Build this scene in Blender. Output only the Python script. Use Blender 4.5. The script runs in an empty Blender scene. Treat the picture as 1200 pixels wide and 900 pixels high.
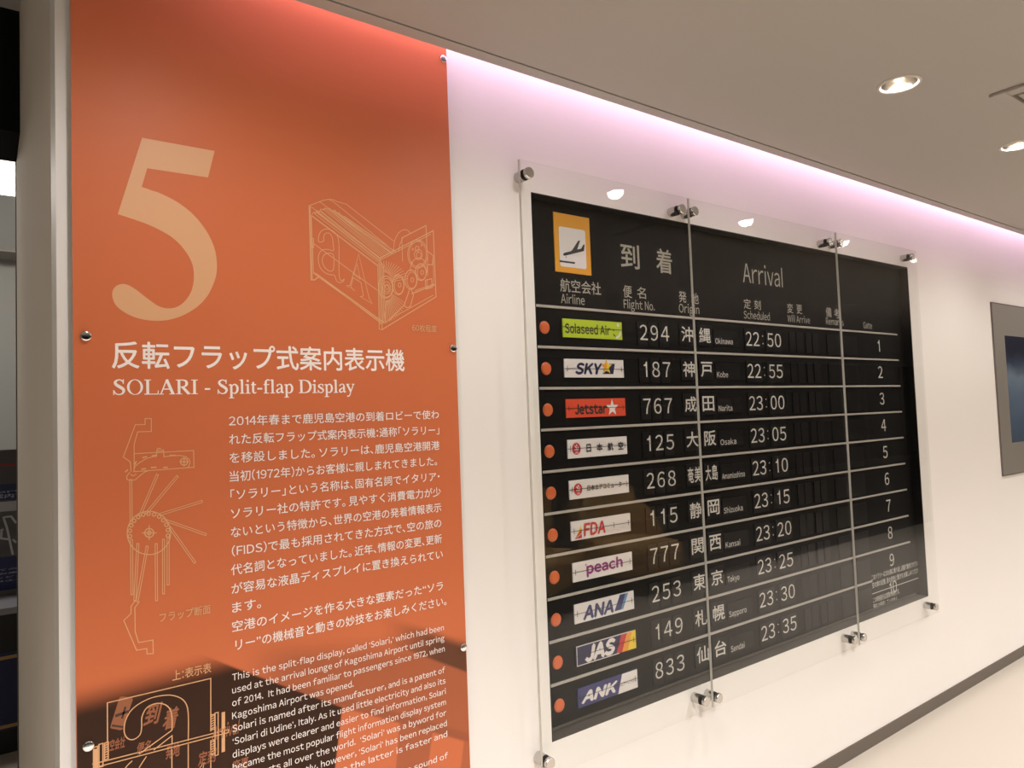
import bpy, bmesh, math, random
from mathutils import Vector, Matrix
from mathutils.geometry import tessellate_polygon

S = bpy.context.scene
COL = S.collection
random.seed(4)

# ------------------------------------------------------------------ camera
F_PX = 840.0                                   # focal length in pixels of a 1200 x 900 frame
YAW, PITCH, ROLL = 0.63828636, 0.04726163, -0.03713904
EYE = 1.515                                    # camera height above the floor
WY = 1.70                                      # distance from the lens to the wall face
_f = Vector((math.sin(YAW)*math.cos(PITCH), math.cos(YAW)*math.cos(PITCH), math.sin(PITCH)))
_r = Vector((math.cos(YAW), -math.sin(YAW), 0)); _u = _r.cross(_f)
CR = _r*math.cos(ROLL) + _u*math.sin(ROLL)
CU = _u*math.cos(ROLL) - _r*math.sin(ROLL)
cam = bpy.data.cameras.new('camera'); cam.sensor_width = 36.0; cam.lens = F_PX/1200*36.0
cam.clip_start = 0.02; cam.clip_end = 200
camo = bpy.data.objects.new('camera', cam); COL.objects.link(camo)
M = Matrix((CR, CU, -_f)).transposed().to_4x4(); M.translation = Vector((0, 0, EYE))
camo.matrix_world = M
S.camera = camo

# ------------------------------------------------------------------ light level
S.view_settings.view_transform = 'Standard'
S.view_settings.look = 'None'
S.view_settings.gamma = 1.0
S.view_settings.use_curve_mapping = False
S.view_settings.exposure = 0.06
w = bpy.data.worlds.new('dim_hall'); S.world = w; w.use_nodes = True
w.node_tree.nodes['Background'].inputs[0].default_value = (0.9, 0.85, 0.8, 1)
w.node_tree.nodes['Background'].inputs[1].default_value = 0.02
S.cycles.use_denoising = True
S.cycles.max_bounces = 10; S.cycles.diffuse_bounces = 5; S.cycles.transparent_max_bounces = 24
S.cycles.sample_clamp_indirect = 4.0
DOWN_W = 27.0                                  # each recessed downlight beside the wall
LOBBY_W = 255.0                                # each downlight further out in the lobby, some added for light
DOWN_COL = (1.0, 0.93, 0.90)
LED_STRENGTH = 22.0                            # pink strip in the ceiling cove
LED_COL = (1.0, 0.66, 0.98)
BACK_STRENGTH = 10.0                           # cold tube in the side gallery
BACK_COL = (1.0, 0.93, 0.84)

# ------------------------------------------------------------------ helpers
def P(px, py, Y=WY):
    """the point on the plane parallel to the wall, Y metres from the lens, seen at a pixel of the photo"""
    d = CR*((px-600)/F_PX) + CU*((450-py)/F_PX) + _f
    d = d*(Y/d.y); return Vector((d.x, Y, d.z+EYE))

def lin(r, g, b):
    def c(v):
        v /= 255.0
        return v/12.92 if v <= 0.04045 else ((v+0.055)/1.055)**2.4
    return (c(r), c(g), c(b))

def mat(name, col, rough=0.6, metal=0.0, spec=0.5, bump=0.0, bscale=200.0, var=0.0, vscale=3.0, emit=None, estr=0.0):
    m = bpy.data.materials.new(name); m.use_nodes = True
    n = m.node_tree.nodes; L = m.node_tree.links; b = n['Principled BSDF']
    b.inputs['Base Color'].default_value = (*col, 1); b.inputs['Roughness'].default_value = rough
    b.inputs['Metallic'].default_value = metal; b.inputs['Specular IOR Level'].default_value = spec
    if emit:
        b.inputs['Emission Color'].default_value = (*emit, 1); b.inputs['Emission Strength'].default_value = estr
    if bump or var:
        tc = n.new('ShaderNodeTexCoord')
    if var:
        nz = n.new('ShaderNodeTexNoise'); nz.inputs['Scale'].default_value = vscale; nz.inputs['Detail'].default_value = 5
        mx = n.new('ShaderNodeMix'); mx.data_type = 'RGBA'
        mx.inputs[6].default_value = (*[c*(1-var) for c in col], 1); mx.inputs[7].default_value = (*[min(1, c*(1+var*0.5)) for c in col], 1)
        L.new(tc.outputs['Object'], nz.inputs['Vector']); L.new(nz.outputs['Fac'], mx.inputs[0]); L.new(mx.outputs[2], b.inputs['Base Color'])
    if bump:
        n2 = n.new('ShaderNodeTexNoise'); n2.inputs['Scale'].default_value = bscale; n2.inputs['Detail'].default_value = 3
        bp = n.new('ShaderNodeBump'); bp.inputs['Strength'].default_value = bump; bp.inputs['Distance'].default_value = 0.002
        L.new(tc.outputs['Object'], n2.inputs['Vector']); L.new(n2.outputs['Fac'], bp.inputs['Height']); L.new(bp.outputs['Normal'], b.inputs['Normal'])
    return m

def clear_mat(name, ior=1.49, tint=(0.985, 0.99, 0.985)):
    """clear sheet: straight-through transmission plus a mirror reflection by Fresnel's law"""
    m = bpy.data.materials.new(name); m.use_nodes = True
    n = m.node_tree.nodes; L = m.node_tree.links; n.remove(n['Principled BSDF'])
    out = n['Material Output']
    ge = n.new('ShaderNodeNewGeometry'); mr = n.new('ShaderNodeMapRange')
    mr.inputs[3].default_value = ior; mr.inputs[4].default_value = 1.0/ior
    L.new(ge.outputs['Backfacing'], mr.inputs[0])
    fr = n.new('ShaderNodeFresnel'); L.new(mr.outputs[0], fr.inputs['IOR'])
    tr = n.new('ShaderNodeBsdfTransparent'); tr.inputs[0].default_value = (*tint, 1)
    gl = n.new('ShaderNodeBsdfGlossy'); gl.inputs['Roughness'].default_value = 0.0
    mx = n.new('ShaderNodeMixShader')
    L.new(fr.outputs[0], mx.inputs[0]); L.new(tr.outputs[0], mx.inputs[1]); L.new(gl.outputs[0], mx.inputs[2])
    L.new(mx.outputs[0], out.inputs['Surface'])
    return m

class MB:
    """collects shapes (world coordinates) for ONE mesh object"""
    def __init__(s): s.n = 0; s.v = []; s.f = []; s.mi = []; s.cur = 0
    def add(s, vs, fs):
        o = len(s.v); s.v += [tuple(v) for v in vs]; s.f += [tuple(i+o for i in f) for f in fs]; s.mi += [s.cur]*len(fs); return s
    def box(s, x0, x1, y0, y1, z0, z1):
        vs = [(x, y, z) for x in (x0, x1) for y in (y0, y1) for z in (z0, z1)]
        return s.add(vs, [(0, 1, 3, 2), (4, 6, 7, 5), (0, 4, 5, 1), (2, 3, 7, 6), (0, 2, 6, 4), (1, 5, 7, 3)])
    def poly(s, pts, Y):                         # flat print lying at distance Y, pts = (x, z)
        tri = tessellate_polygon([[Vector((p[0], p[1], 0)) for p in pts]])
        return s.add([(p[0], Y, p[1]) for p in pts], [tuple(t) for t in tri])
    def prism(s, pts, y0, y1):                   # outline (x, z) given thickness along Y
        n = len(pts)
        tri = tessellate_polygon([[Vector((p[0], p[1], 0)) for p in pts]])
        vs = [(p[0], y0, p[1]) for p in pts] + [(p[0], y1, p[1]) for p in pts]
        fs = [tuple(t) for t in tri] + [tuple(i+n for i in reversed(t)) for t in tri]
        fs += [(i, (i+1) % n, n+(i+1) % n, n+i) for i in range(n)]
        return s.add(vs, fs)
    def disc(s, cx, cz, r, Y, n=32, rz=None):
        return s.poly([(cx+r*math.cos(2*math.pi*i/n), cz+(rz or r)*math.sin(2*math.pi*i/n)) for i in range(n)], Y)
    def lathe(s, prof, c, axis='Y', n=32):       # prof = (radius, along axis)
        o = len(s.v); vs = []; fs = []
        for (r, h) in prof:
            for i in range(n):
                a = 2*math.pi*i/n; p, q = r*math.cos(a), r*math.sin(a)
                vs.append((c[0]+p, c[1]+h, c[2]+q) if axis == 'Y' else (c[0]+p, c[1]+q, c[2]+h))
        for k in range(len(prof)-1):
            for i in range(n):
                j = (i+1) % n; fs.append((k*n+i, k*n+j, (k+1)*n+j, (k+1)*n+i))
        return s.add(vs, fs)
    def ribbon(s, pts, wd, Y, closed=False):     # line of width wd (number or list) through (x, z)
        n = len(pts)
        if n < 2: return s
        ws = wd if isinstance(wd, (list, tuple)) else [wd]*n
        vs = []
        for i, p in enumerate(pts):
            a = pts[(i-1) % n] if (closed or i) else p
            b = pts[(i+1) % n] if (closed or i < n-1) else p
            d1 = Vector((p[0]-a[0], p[1]-a[1])); d2 = Vector((b[0]-p[0], b[1]-p[1]))
            if d1.length < 1e-9: d1 = d2.copy()
            if d2.length < 1e-9: d2 = d1.copy()
            if d1.length < 1e-9: d1 = d2 = Vector((1, 0))
            d1.normalize(); d2.normalize(); t = d1+d2
            if t.length < 0.2: t = d1.copy()
            t.normalize(); nn = Vector((-t.y, t.x)); k = ws[i]/2/max(0.5, nn.dot(Vector((-d1.y, d1.x))))
            vs += [(p[0]+nn.x*k, Y, p[1]+nn.y*k), (p[0]-nn.x*k, Y, p[1]-nn.y*k)]
        fs = [(2*i, 2*i+1, (2*i+3) % (2*n), (2*i+2) % (2*n)) for i in range(n if closed else n-1)]
        return s.add(vs, fs)
    def line(s, pix, wd, Y, closed=False):       # line traced in photo pixels
        s.n = (s.n+1) % 9                        # neighbouring strokes never share a plane
        return s.ribbon([(P(a, b, Y).x, P(a, b, Y).z) for a, b in pix], wd, Y-0.00003*s.n, closed)
    def text(s, body, x0, x1, z0, z1, Y, cap=True, shear=0.0, bold=0.0):
        """lettering fitted to x0..x1; z0..z1 is baseline..cap height, or the whole ink box if cap is False"""
        gl = layout(body)
        if not gl: return s
        xs = [v[0]+o for g, o in gl for v in g[0]]; ys = [v[1] for g, o in gl for v in g[0]]
        ax, bx = min(xs), max(xs); ay, by = (0.0, CAP) if cap else (min(ys), max(ys))
        kx = (x1-x0)/(bx-ax); kz = (z1-z0)/(by-ay)
        for k, (du, dv) in enumerate(((0, 0),) if not bold else ((bold, 0), (-bold, 0), (0, bold), (0, -bold))):
            for g, o in gl:
                s.add([(x0+(x+o-ax+du+shear*y)*kx, Y-0.00009*k, z0+(y-ay+dv)*kz) for x, y in g[0]], g[1])
        return s
    def digit(s, ch, x0, x1, z0, z1, Y):         # one figure, all figures of a row to the same width scale
        g = glyph(chr(ord(ch)+0xFEE0)); h = glyph('０')
        kx = (x1-x0)/(max(v[0] for v in h[0])-min(v[0] for v in h[0])); kz = (z1-z0)/(max(v[1] for v in h[0])-min(v[1] for v in h[0]))
        m = (max(v[0] for v in g[0])+min(v[0] for v in g[0]))/2; zb = min(v[1] for v in h[0])
        return s.add([((x0+x1)/2+(x-m)*kx, Y, z0+(y-zb)*kz) for x, y in g[0]], g[1])

GLYPH = {}
def glyph(c):
    """outline of one character of the built-in font as flat faces"""
    GLYPH.setdefault('ｌ', ([(0.45, 0), (0.538, 0), (0.538, 0.785), (0.45, 0.785)], [(0, 1, 2, 3)]))      # plain uprights, as in the photo's sans serif
    GLYPH.setdefault('－', ([(0.36, 0.235), (0.64, 0.235), (0.64, 0.305), (0.36, 0.305)], [(0, 1, 2, 3)]))
    GLYPH.setdefault('Ｉ', ([(0.45, 0), (0.540, 0), (0.540, 0.733), (0.45, 0.733)], [(0, 1, 2, 3)]))
    if c == '１' and c not in GLYPH:
        GLYPH[c] = ([(0.46, 0), (0.55, 0), (0.55, 0.735), (0.475, 0.735), (0.46, 0.66), (0.40, 0.61), (0.31, 0.585), (0.31, 0.52), (0.46, 0.52)], [(0, 1, 8), (1, 2, 3, 4), (1, 4, 8), (4, 5, 8), (5, 6, 7, 8)])
    if c not in GLYPH:
        cu = bpy.data.curves.new('lettering', 'FONT'); cu.body = c; cu.size = 1; cu.resolution_u = 3
        o = bpy.data.objects.new('lettering', cu); COL.objects.link(o)
        dg = bpy.context.evaluated_depsgraph_get(); dg.update()
        me = bpy.data.meshes.new_from_object(o.evaluated_get(dg))
        GLYPH[c] = ([(v.co.x, v.co.y) for v in me.vertices], [tuple(p.vertices) for p in me.polygons])
        bpy.data.meshes.remove(me); bpy.data.objects.remove(o); bpy.data.curves.remove(cu)
    return GLYPH[c]
CAP = 0.733
def layout(body):
    """(glyph, x) pairs: kanji and kana on a full em, roman letters set proportionally"""
    x = 0.0; out = []
    for c in body:
        if c == ' ': x += 0.285; continue
        if 32 < ord(c) < 127: g = glyph(chr(ord(c)+0xFEE0))
        else: g = glyph(c)
        if not g[0]: x += 0.5; continue
        a, b = min(v[0] for v in g[0]), max(v[0] for v in g[0])
        if ord(c) < 127 or c in '‘’“”':
            l = r = 0.055
            if c in 'HIMNEFBDKLPRbhiklmnpruj1': l = 0.085
            if c in 'HIMNdahijlmnugq1': r = 0.080
            if c in 'AVWXYTvwxyz74': l = r = 0.018
            if c in 'rftLFP': r = 0.012
            if c in 'ft': l = 0.020
            if c in ".,'’‘": l = r = 0.06
            out.append((g, x+l-a)); x += l+(b-a)+r
        elif c in '「」、。：・（）':
            l, r = {'「': (0.14, 0.06), '」': (0.06, 0.14), '、': (0.03, 0.16), '。': (0.03, 0.30)}.get(c, (0.12, 0.12))
            out.append((g, x+l-a)); x += l+(b-a)+r
        else:
            out.append((g, x)); x += 1.0
    return out

ORG = {}
def thing(name, label, cat, at, group=None):
    o = bpy.data.objects.new(name, None); COL.objects.link(o); o.location = at; o.empty_display_size = 0.1
    o['label'] = label; o['category'] = cat
    if group: o['group'] = group
    ORG[o.name] = Vector(at); return o

def build(mb, name, mats, parent=None, origin=None, smooth=None, bevel=0, label=None):
    """links ONE mesh object; a part's vertices are kept relative to its thing's base point"""
    top = parent
    while top is not None and top.parent is not None: top = top.parent
    O = ORG[top.name] if top is not None else Vector(origin or (0, 0, 0))
    me = bpy.data.meshes.new(name)
    me.from_pydata([tuple(Vector(v)-O) for v in mb.v], [], mb.f)
    for m in (mats if isinstance(mats, (list, tuple)) else [mats]): me.materials.append(m)
    for p, i in zip(me.polygons, mb.mi): p.material_index = i
    bm = bmesh.new(); bm.from_mesh(me); bmesh.ops.recalc_face_normals(bm, faces=bm.faces); bm.to_mesh(me); bm.free()
    if smooth is not None:
        me.polygons.foreach_set('use_smooth', [True]*len(me.polygons)); me.set_sharp_from_angle(angle=math.radians(smooth))
    o = bpy.data.objects.new(name, me); COL.objects.link(o)
    if parent is not None: o.parent = parent
    else: o.location = O; ORG[o.name] = O
    if bevel:
        b = o.modifiers.new('bevel', 'BEVEL'); b.width = bevel; b.segments = 3; b.limit_method = 'ANGLE'
    if label: o['label'] = label
    return o

def struct(mb, name, mats, parent=None, **k):
    o = build(mb, name, mats, parent, **k); o['kind'] = 'structure'; return o

def cr(pts, n=6, closed=False):
    """Catmull-Rom curve through points of any dimension"""
    out = []; N = len(pts)
    for i in range(N if closed else N-1):
        p = [pts[(i+k) % N] if closed else pts[min(max(i+k, 0), N-1)] for k in (-1, 0, 1, 2)]
        for j in range(n):
            t = j/n
            out.append(tuple(0.5*(2*b+(c-a)*t+(2*a-5*b+4*c-d)*t*t+(3*b-a-3*c+d)*t**3) for a, b, c, d in zip(*p)))
    if not closed: out.append(tuple(pts[-1]))
    return out

# ------------------------------------------------------------------ materials
m_wall = mat('white_wall_paint', (0.80, 0.775, 0.735), 0.55, bump=0.05, bscale=260, var=0.025, vscale=2.0)
m_return = mat('grey_beige_wall_paint', (0.72, 0.66, 0.58), 0.95, spec=0.05, bump=0.05, var=0.03)
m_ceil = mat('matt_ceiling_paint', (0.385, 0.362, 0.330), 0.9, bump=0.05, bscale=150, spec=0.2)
m_dark = mat('dark_void', (0.006, 0.006, 0.006), 0.9, spec=0.1)
m_floor = mat('cream_vinyl_floor', (0.50, 0.455, 0.385), 0.32, var=0.04, vscale=1.6, bump=0.03)
m_base = mat('brown_grey_skirting', (0.115, 0.095, 0.075), 0.5)
m_orange = mat('orange_print', (0.565, 0.152, 0.060), 0.45, spec=0.2, bump=0.03, bscale=500)
m_pedge = mat('grey_panel_edge', (0.36, 0.38, 0.37), 0.4)
m_five = mat('tan_print', (0.65, 0.36, 0.19), 0.45, spec=0.3)
m_lines = mat('fine_tan_print', (0.66, 0.37, 0.185), 0.45, spec=0.3)
m_cream = mat('cream_print', (0.86, 0.80, 0.75), 0.45, spec=0.3)
m_ghost = mat('rust_print', (0.29, 0.105, 0.048), 0.45, spec=0.3)
m_steel = mat('brushed_steel', (0.58, 0.56, 0.53), 0.24, metal=1.0, bump=0.04, bscale=900)
m_chrome = mat('polished_screw', (0.72, 0.72, 0.74), 0.15, metal=1.0)
m_rubber = mat('black_rubber', (0.02, 0.018, 0.016), 0.6)
m_clear = clear_mat('clear_acrylic', 1.25)
m_aedge = mat('cut_acrylic_edge', (0.60, 0.58, 0.52), 0.25, spec=0.6)
m_board = mat('matt_black_board', (0.006, 0.0055, 0.005), 0.6, spec=0.12)
m_cell = mat('black_flap', (0.005, 0.0045, 0.0045), 0.5, spec=0.2)
m_rail = mat('dark_grey_metal', (0.085, 0.075, 0.062), 0.5, metal=0.3)
m_bar = mat('grey_divider', (0.40, 0.37, 0.33), 0.45)
m_head = mat('grey_lettering', (0.36, 0.34, 0.29), 0.6)
m_digit = mat('white_lettering', (0.56, 0.54, 0.49), 0.6)
m_sub = mat('dim_lettering', (0.55, 0.53, 0.49), 0.6)
m_lamp = mat('orange_lamp_lens', (0.60, 0.125, 0.035), 0.35)
m_white = mat('white_plate', (0.66, 0.63, 0.61), 0.5)
m_split = mat('black_split', (0.012, 0.012, 0.012), 0.6)
m_yellow = mat('signal_yellow', (0.66, 0.30, 0.012), 0.5)
m_lime = mat('lime_green', (0.40, 0.52, 0.022), 0.5)
m_red = mat('orange_red', (0.62, 0.065, 0.025), 0.5)
m_crim = mat('crimson', (0.45, 0.022, 0.03), 0.5)
m_navy = mat('navy_blue', (0.010, 0.011, 0.055), 0.5)
m_ink = mat('black_ink', (0.02, 0.019, 0.018), 0.5)
m_blue = mat('grey_blue', (0.035, 0.042, 0.125), 0.5)
m_sky = mat('light_blue', (0.10, 0.24, 0.42), 0.5)
m_purple = mat('plum_purple', (0.22, 0.018, 0.16), 0.5)
m_amber = mat('amber', (0.72, 0.27, 0.02), 0.5)
m_lemon = mat('lemon_yellow', (0.70, 0.52, 0.03), 0.5)
m_royal = mat('royal_blue', (0.028, 0.030, 0.125), 0.5)
m_olive = mat('dark_green_ink', (0.045, 0.055, 0.012), 0.5)
m_pale = mat('pale_pink_ink', (0.50, 0.33, 0.30), 0.5)

# ------------------------------------------------------------------ the setting
XW = 0.0723*WY                                   # free end of the wall
ZC = EYE+1.005                                   # ceiling
ZT = EYE+1.46                                    # top of the light cove
YE = 1.607                                       # edge of the ceiling beside the wall
X_END, Y_BACK, X_LEFT = 24.0, -6.0, -4.0
bl, br_ = P(622, 227).x, (P(1063, 312).x+P(1088, 695).x)/2     # opening for the board
bt = (P(622, 227).z+P(1063, 312).z)/2; bb = (P(647, 876).z+P(1088, 695).z)/2
wl = MB()
wl.box(XW, bl, WY, WY+0.12, 0, ZT); wl.box(br_, X_END, WY, WY+0.12, 0, ZT)
wl.box(bl, br_, WY, WY+0.12, bt, ZT); wl.box(bl, br_, WY, WY+0.12, 0, bb)
struct(wl, 'wall_front', m_wall)
struct(MB().box(XW, XW+0.12, WY+0.12, 3.68, 0, ZT+0.5).box(XW, XW+0.12, WY-0.14, WY+0.12, ZT+0.022, ZT+0.5), 'wall_return', m_return)
struct(MB().box(XW-0.004, XW+0.14, 3.68, 3.70, 0, ZT+0.5), 'trim_1', m_base)
struct(MB().box(X_LEFT, X_END, -0.95, 7.0, -0.05, 0), 'floor', m_floor)
struct(MB().box(X_LEFT, X_END, Y_BACK, -0.95, -0.05, 0.004), 'floor_lobby', mat('dark_brown_carpet', (0.035, 0.028, 0.024), 0.9, bump=0.3, bscale=300, var=0.2, vscale=40))
struct(MB().box(XW+0.002, X_END, WY-0.004, WY, 0, 0.057), 'baseboard_front', m_base)
struct(MB().box(X_LEFT-0.1, X_LEFT, Y_BACK, 7.0, 0, 3.6), 'wall_left', m_wall)
struct(MB().box(X_END, X_END+0.1, Y_BACK, 3.0, 0, 3.6), 'wall_right', m_return)

# recessed downlights: one row close to the wall, two in the lobby, partly added
DL = [(2.325+0.975*k, 1.03) for k in range(-2, 7)] + [(1.0+2.0*k, -0.37) for k in range(-1, 4)] + [(0.0, -0.37)] + [(0.8+2.0*k, -1.68) for k in range(-1, 4)]  # single lobby lamp and leftmost ones added to brighten the lower left wall
R_DL = 0.052
VX0, VX1, VY0, VY1 = 2.67, 3.19, 0.385, 0.905       # air conditioning grille
outer = [(X_LEFT, Y_BACK), (X_END, Y_BACK), (X_END, YE-0.044), (X_LEFT, YE-0.044)]
loops = [[Vector((x, y, 0)) for x, y in outer]]
for (x, y) in DL:
    loops.append([Vector((x+R_DL*math.cos(-2*math.pi*i/32), y+R_DL*math.sin(-2*math.pi*i/32), 0)) for i in range(32)])
flat = [v for l in loops for v in l]
cm = MB().add([(v.x, v.y, ZC) for v in flat], [tuple(t) for t in tessellate_polygon(loops)])
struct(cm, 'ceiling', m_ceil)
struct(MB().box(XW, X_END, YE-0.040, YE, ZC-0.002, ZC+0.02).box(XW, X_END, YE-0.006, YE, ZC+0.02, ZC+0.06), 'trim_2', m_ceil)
struct(MB().box(XW, X_END, YE-0.16, YE-0.15, ZC+0.005, ZT).box(XW, X_END, YE-0.16, WY, ZT, ZT+0.02)
       .box(XW, X_END, YE-0.15, YE-0.03, ZC+0.02, ZC+0.03).box(XW-0.004, XW, YE-0.16, WY, ZC+0.003, ZT), 'trim_3', m_wall)

# side gallery beyond the end of the wall
struct(MB().box(X_LEFT, XW, 3.30, 3.66, P(10, 188, 3.66).z, ZC+0.95), 'trim_4', m_dark)
struct(MB().box(X_LEFT, 2.5, 6.3, 6.4, 0, 3.7), 'wall_gallery', mat('grey_gallery_paint', (0.42, 0.42, 0.40), 0.6))
ZG = EYE+0.203*6.3
struct(MB().box(X_LEFT, 2.5, 3.2, 6.4, ZT+0.5, ZT+0.55).box(X_LEFT, 2.5, 6.0, 6.3, ZG, ZG+0.02), 'ceiling_gallery', m_ceil)
struct(MB().box(2.5, 2.6, 1.8, 6.4, 0, 3.7), 'wall_gallery_side', m_return)
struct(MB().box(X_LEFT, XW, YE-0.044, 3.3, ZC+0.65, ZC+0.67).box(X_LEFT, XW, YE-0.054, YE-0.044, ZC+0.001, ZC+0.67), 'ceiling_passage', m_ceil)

# dark night windows across the lobby
win = struct(MB().box(X_LEFT, X_END, Y_BACK-0.02, Y_BACK, 0.0, ZC), 'window_1', mat('night_glass', (0.006, 0.004, 0.010), 0.03, spec=0.6))
fr = MB()
for k in range(15): fr.box(X_LEFT+2*k, X_LEFT+2*k+0.06, Y_BACK, Y_BACK+0.05, 0, ZC)
fr.box(X_LEFT, X_END, Y_BACK, Y_BACK+0.05, 0, 0.12)
struct(fr, 'window_frame', m_rail, win)

# ------------------------------------------------------------------ pink light strip in the cove
led = thing('led_strip', 'pink light strip in the ceiling cove above the white wall', 'light strip', (4.0, YE-0.04, ZC+0.2))
build(MB().box(0.42, 14.0, YE-0.060, YE-0.010, ZC+0.205, ZC+0.225).box(0.42, 14.0, YE-0.15, YE-0.010, ZC+0.225, ZC+0.235), 'housing', m_steel, led)
build(MB().box(0.42, 14.0, YE-0.050, YE-0.016, ZC+0.200, ZC+0.204), 'diffuser', mat('pink_led', (1, 0.6, 0.9), 0.5, emit=LED_COL, estr=LED_STRENGTH), led)

# ------------------------------------------------------------------ downlights
m_refl = mat('silver_reflector', (0.82, 0.79, 0.74), 0.20, metal=1.0)
m_ring = mat('white_enamel_ring', (0.55, 0.50, 0.45), 0.5)
m_bulb = mat('warm_bulb', (1, 0.9, 0.75), 0.4, emit=(1.0, 0.86, 0.66), estr=6.5)
def downlight(x, y, label, group=None):
    t = thing('downlight', label, 'ceiling light', (x, y, ZC), group)
    build(MB().lathe([(R_DL, 0.0), (R_DL, -0.002), (R_DL+0.004, -0.005), (R_DL+0.011, -0.003), (R_DL+0.012, 0.0)], (x, y, ZC), 'Z', 40), 'trim_ring', m_ring, t, smooth=50)
    prof = [(R_DL*math.cos(a), 0.11*math.sin(a)) for a in [math.pi/2*k/12 for k in range(11)]]
    build(MB().lathe(prof, (x, y, ZC), 'Z', 40), 'reflector', m_refl, t, smooth=60)
    build(MB().lathe([(0.001, 0.034), (0.009, 0.036), (0.015, 0.045), (0.016, 0.066), (0.012, 0.104)], (x, y, ZC), 'Z', 24), 'bulb', m_bulb, t, smooth=60)
    l = bpy.data.lights.new('beam', 'SPOT'); l.energy = DOWN_W if y > 1 else LOBBY_W; l.color = DOWN_COL; l.spot_size = math.radians(168 if y > 1 else 132); l.spot_blend = 1.0; l.shadow_soft_size = 0.03
    lo = bpy.data.objects.new('beam', l); COL.objects.link(lo); lo.parent = t; lo.location = (0, 0, 0.004)
for (x, y) in DL:
    if y > 1 and abs(x-2.325) < 0.1: downlight(x, y, 'round silver recessed downlight in the ceiling left of the air grille')
    elif y > 1 and abs(x-3.3) < 0.1: downlight(x, y, 'round recessed downlight glowing warm white at the right edge below the air grille')
    elif y > 1: downlight(x, y, 'recessed downlight of the row beside the wall, outside the photo', 'downlights beside the wall outside the photo')
    else: downlight(x, y, 'recessed downlight over the lobby behind the viewer, in a row partly reflected, partly added to light the wall', 'downlights behind the viewer')

# ------------------------------------------------------------------ air grille
vent = thing('air_grille', 'square beige ceiling air grille at the top right beside the downlights', 'air vent', ((VX0+VX1)/2, (VY0+VY1)/2, ZC))
vz = ZC-0.012
vf = MB(); b_ = 0.048
for (a, b, c, d) in ((VX0, VX1, VY0, VY0+b_), (VX0, VX1, VY1-b_, VY1), (VX0, VX0+b_, VY0+b_, VY1-b_), (VX1-b_, VX1, VY0+b_, VY1-b_)): vf.box(a, b, c, d, vz, ZC)
build(vf, 'frame', m_ceil, vent, bevel=0.003)
build(MB().box(VX0+b_, VX1-b_, VY0+b_, VY1-b_, ZC-0.002, ZC), 'slot_shadow', mat('dark_slot', (0.10, 0.085, 0.07), 0.8), vent)
build(MB().box(VX0+b_+0.014, VX1-b_-0.014, VY0+b_+0.014, VY1-b_-0.014, vz-0.002, ZC-0.002), 'centre_plate', m_ceil, vent, bevel=0.004)
lv = MB().box(VX0+b_+0.085, VX0+b_+0.15, VY0+b_+0.08, VY1-b_-0.08, vz-0.003, vz-0.002)
build(lv, 'louvre_slot', mat('shaded_louvre', (0.16, 0.14, 0.12), 0.8), vent)

# ------------------------------------------------------------------ orange information panel
YP = 1.680                                       # its printed face
Y1, Y2, Y3 = YP-0.0004, YP-0.0008, YP-0.0012     # layers of ink
def px(a, b): q = P(a, b, YP); return (q.x, q.z)
pl = (px(82, 0)[0]+px(90, 900)[0])/2; pr = (px(524, 62)[0]+px(550, 900)[0])/2
pt = EYE+1.049; pb = 0.42
panel = thing('information_panel', 'tall orange information panel headed with a big 5, mounted on the white wall', 'information panel', ((pl+pr)/2, YP, pb))
pm = MB().box(pl, pr, YP, YP+0.006, pb, pt); pm.mi = [1]*6; pm.mi[2] = 0
build(pm, 'sheet', [m_orange, m_pedge], panel)

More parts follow.
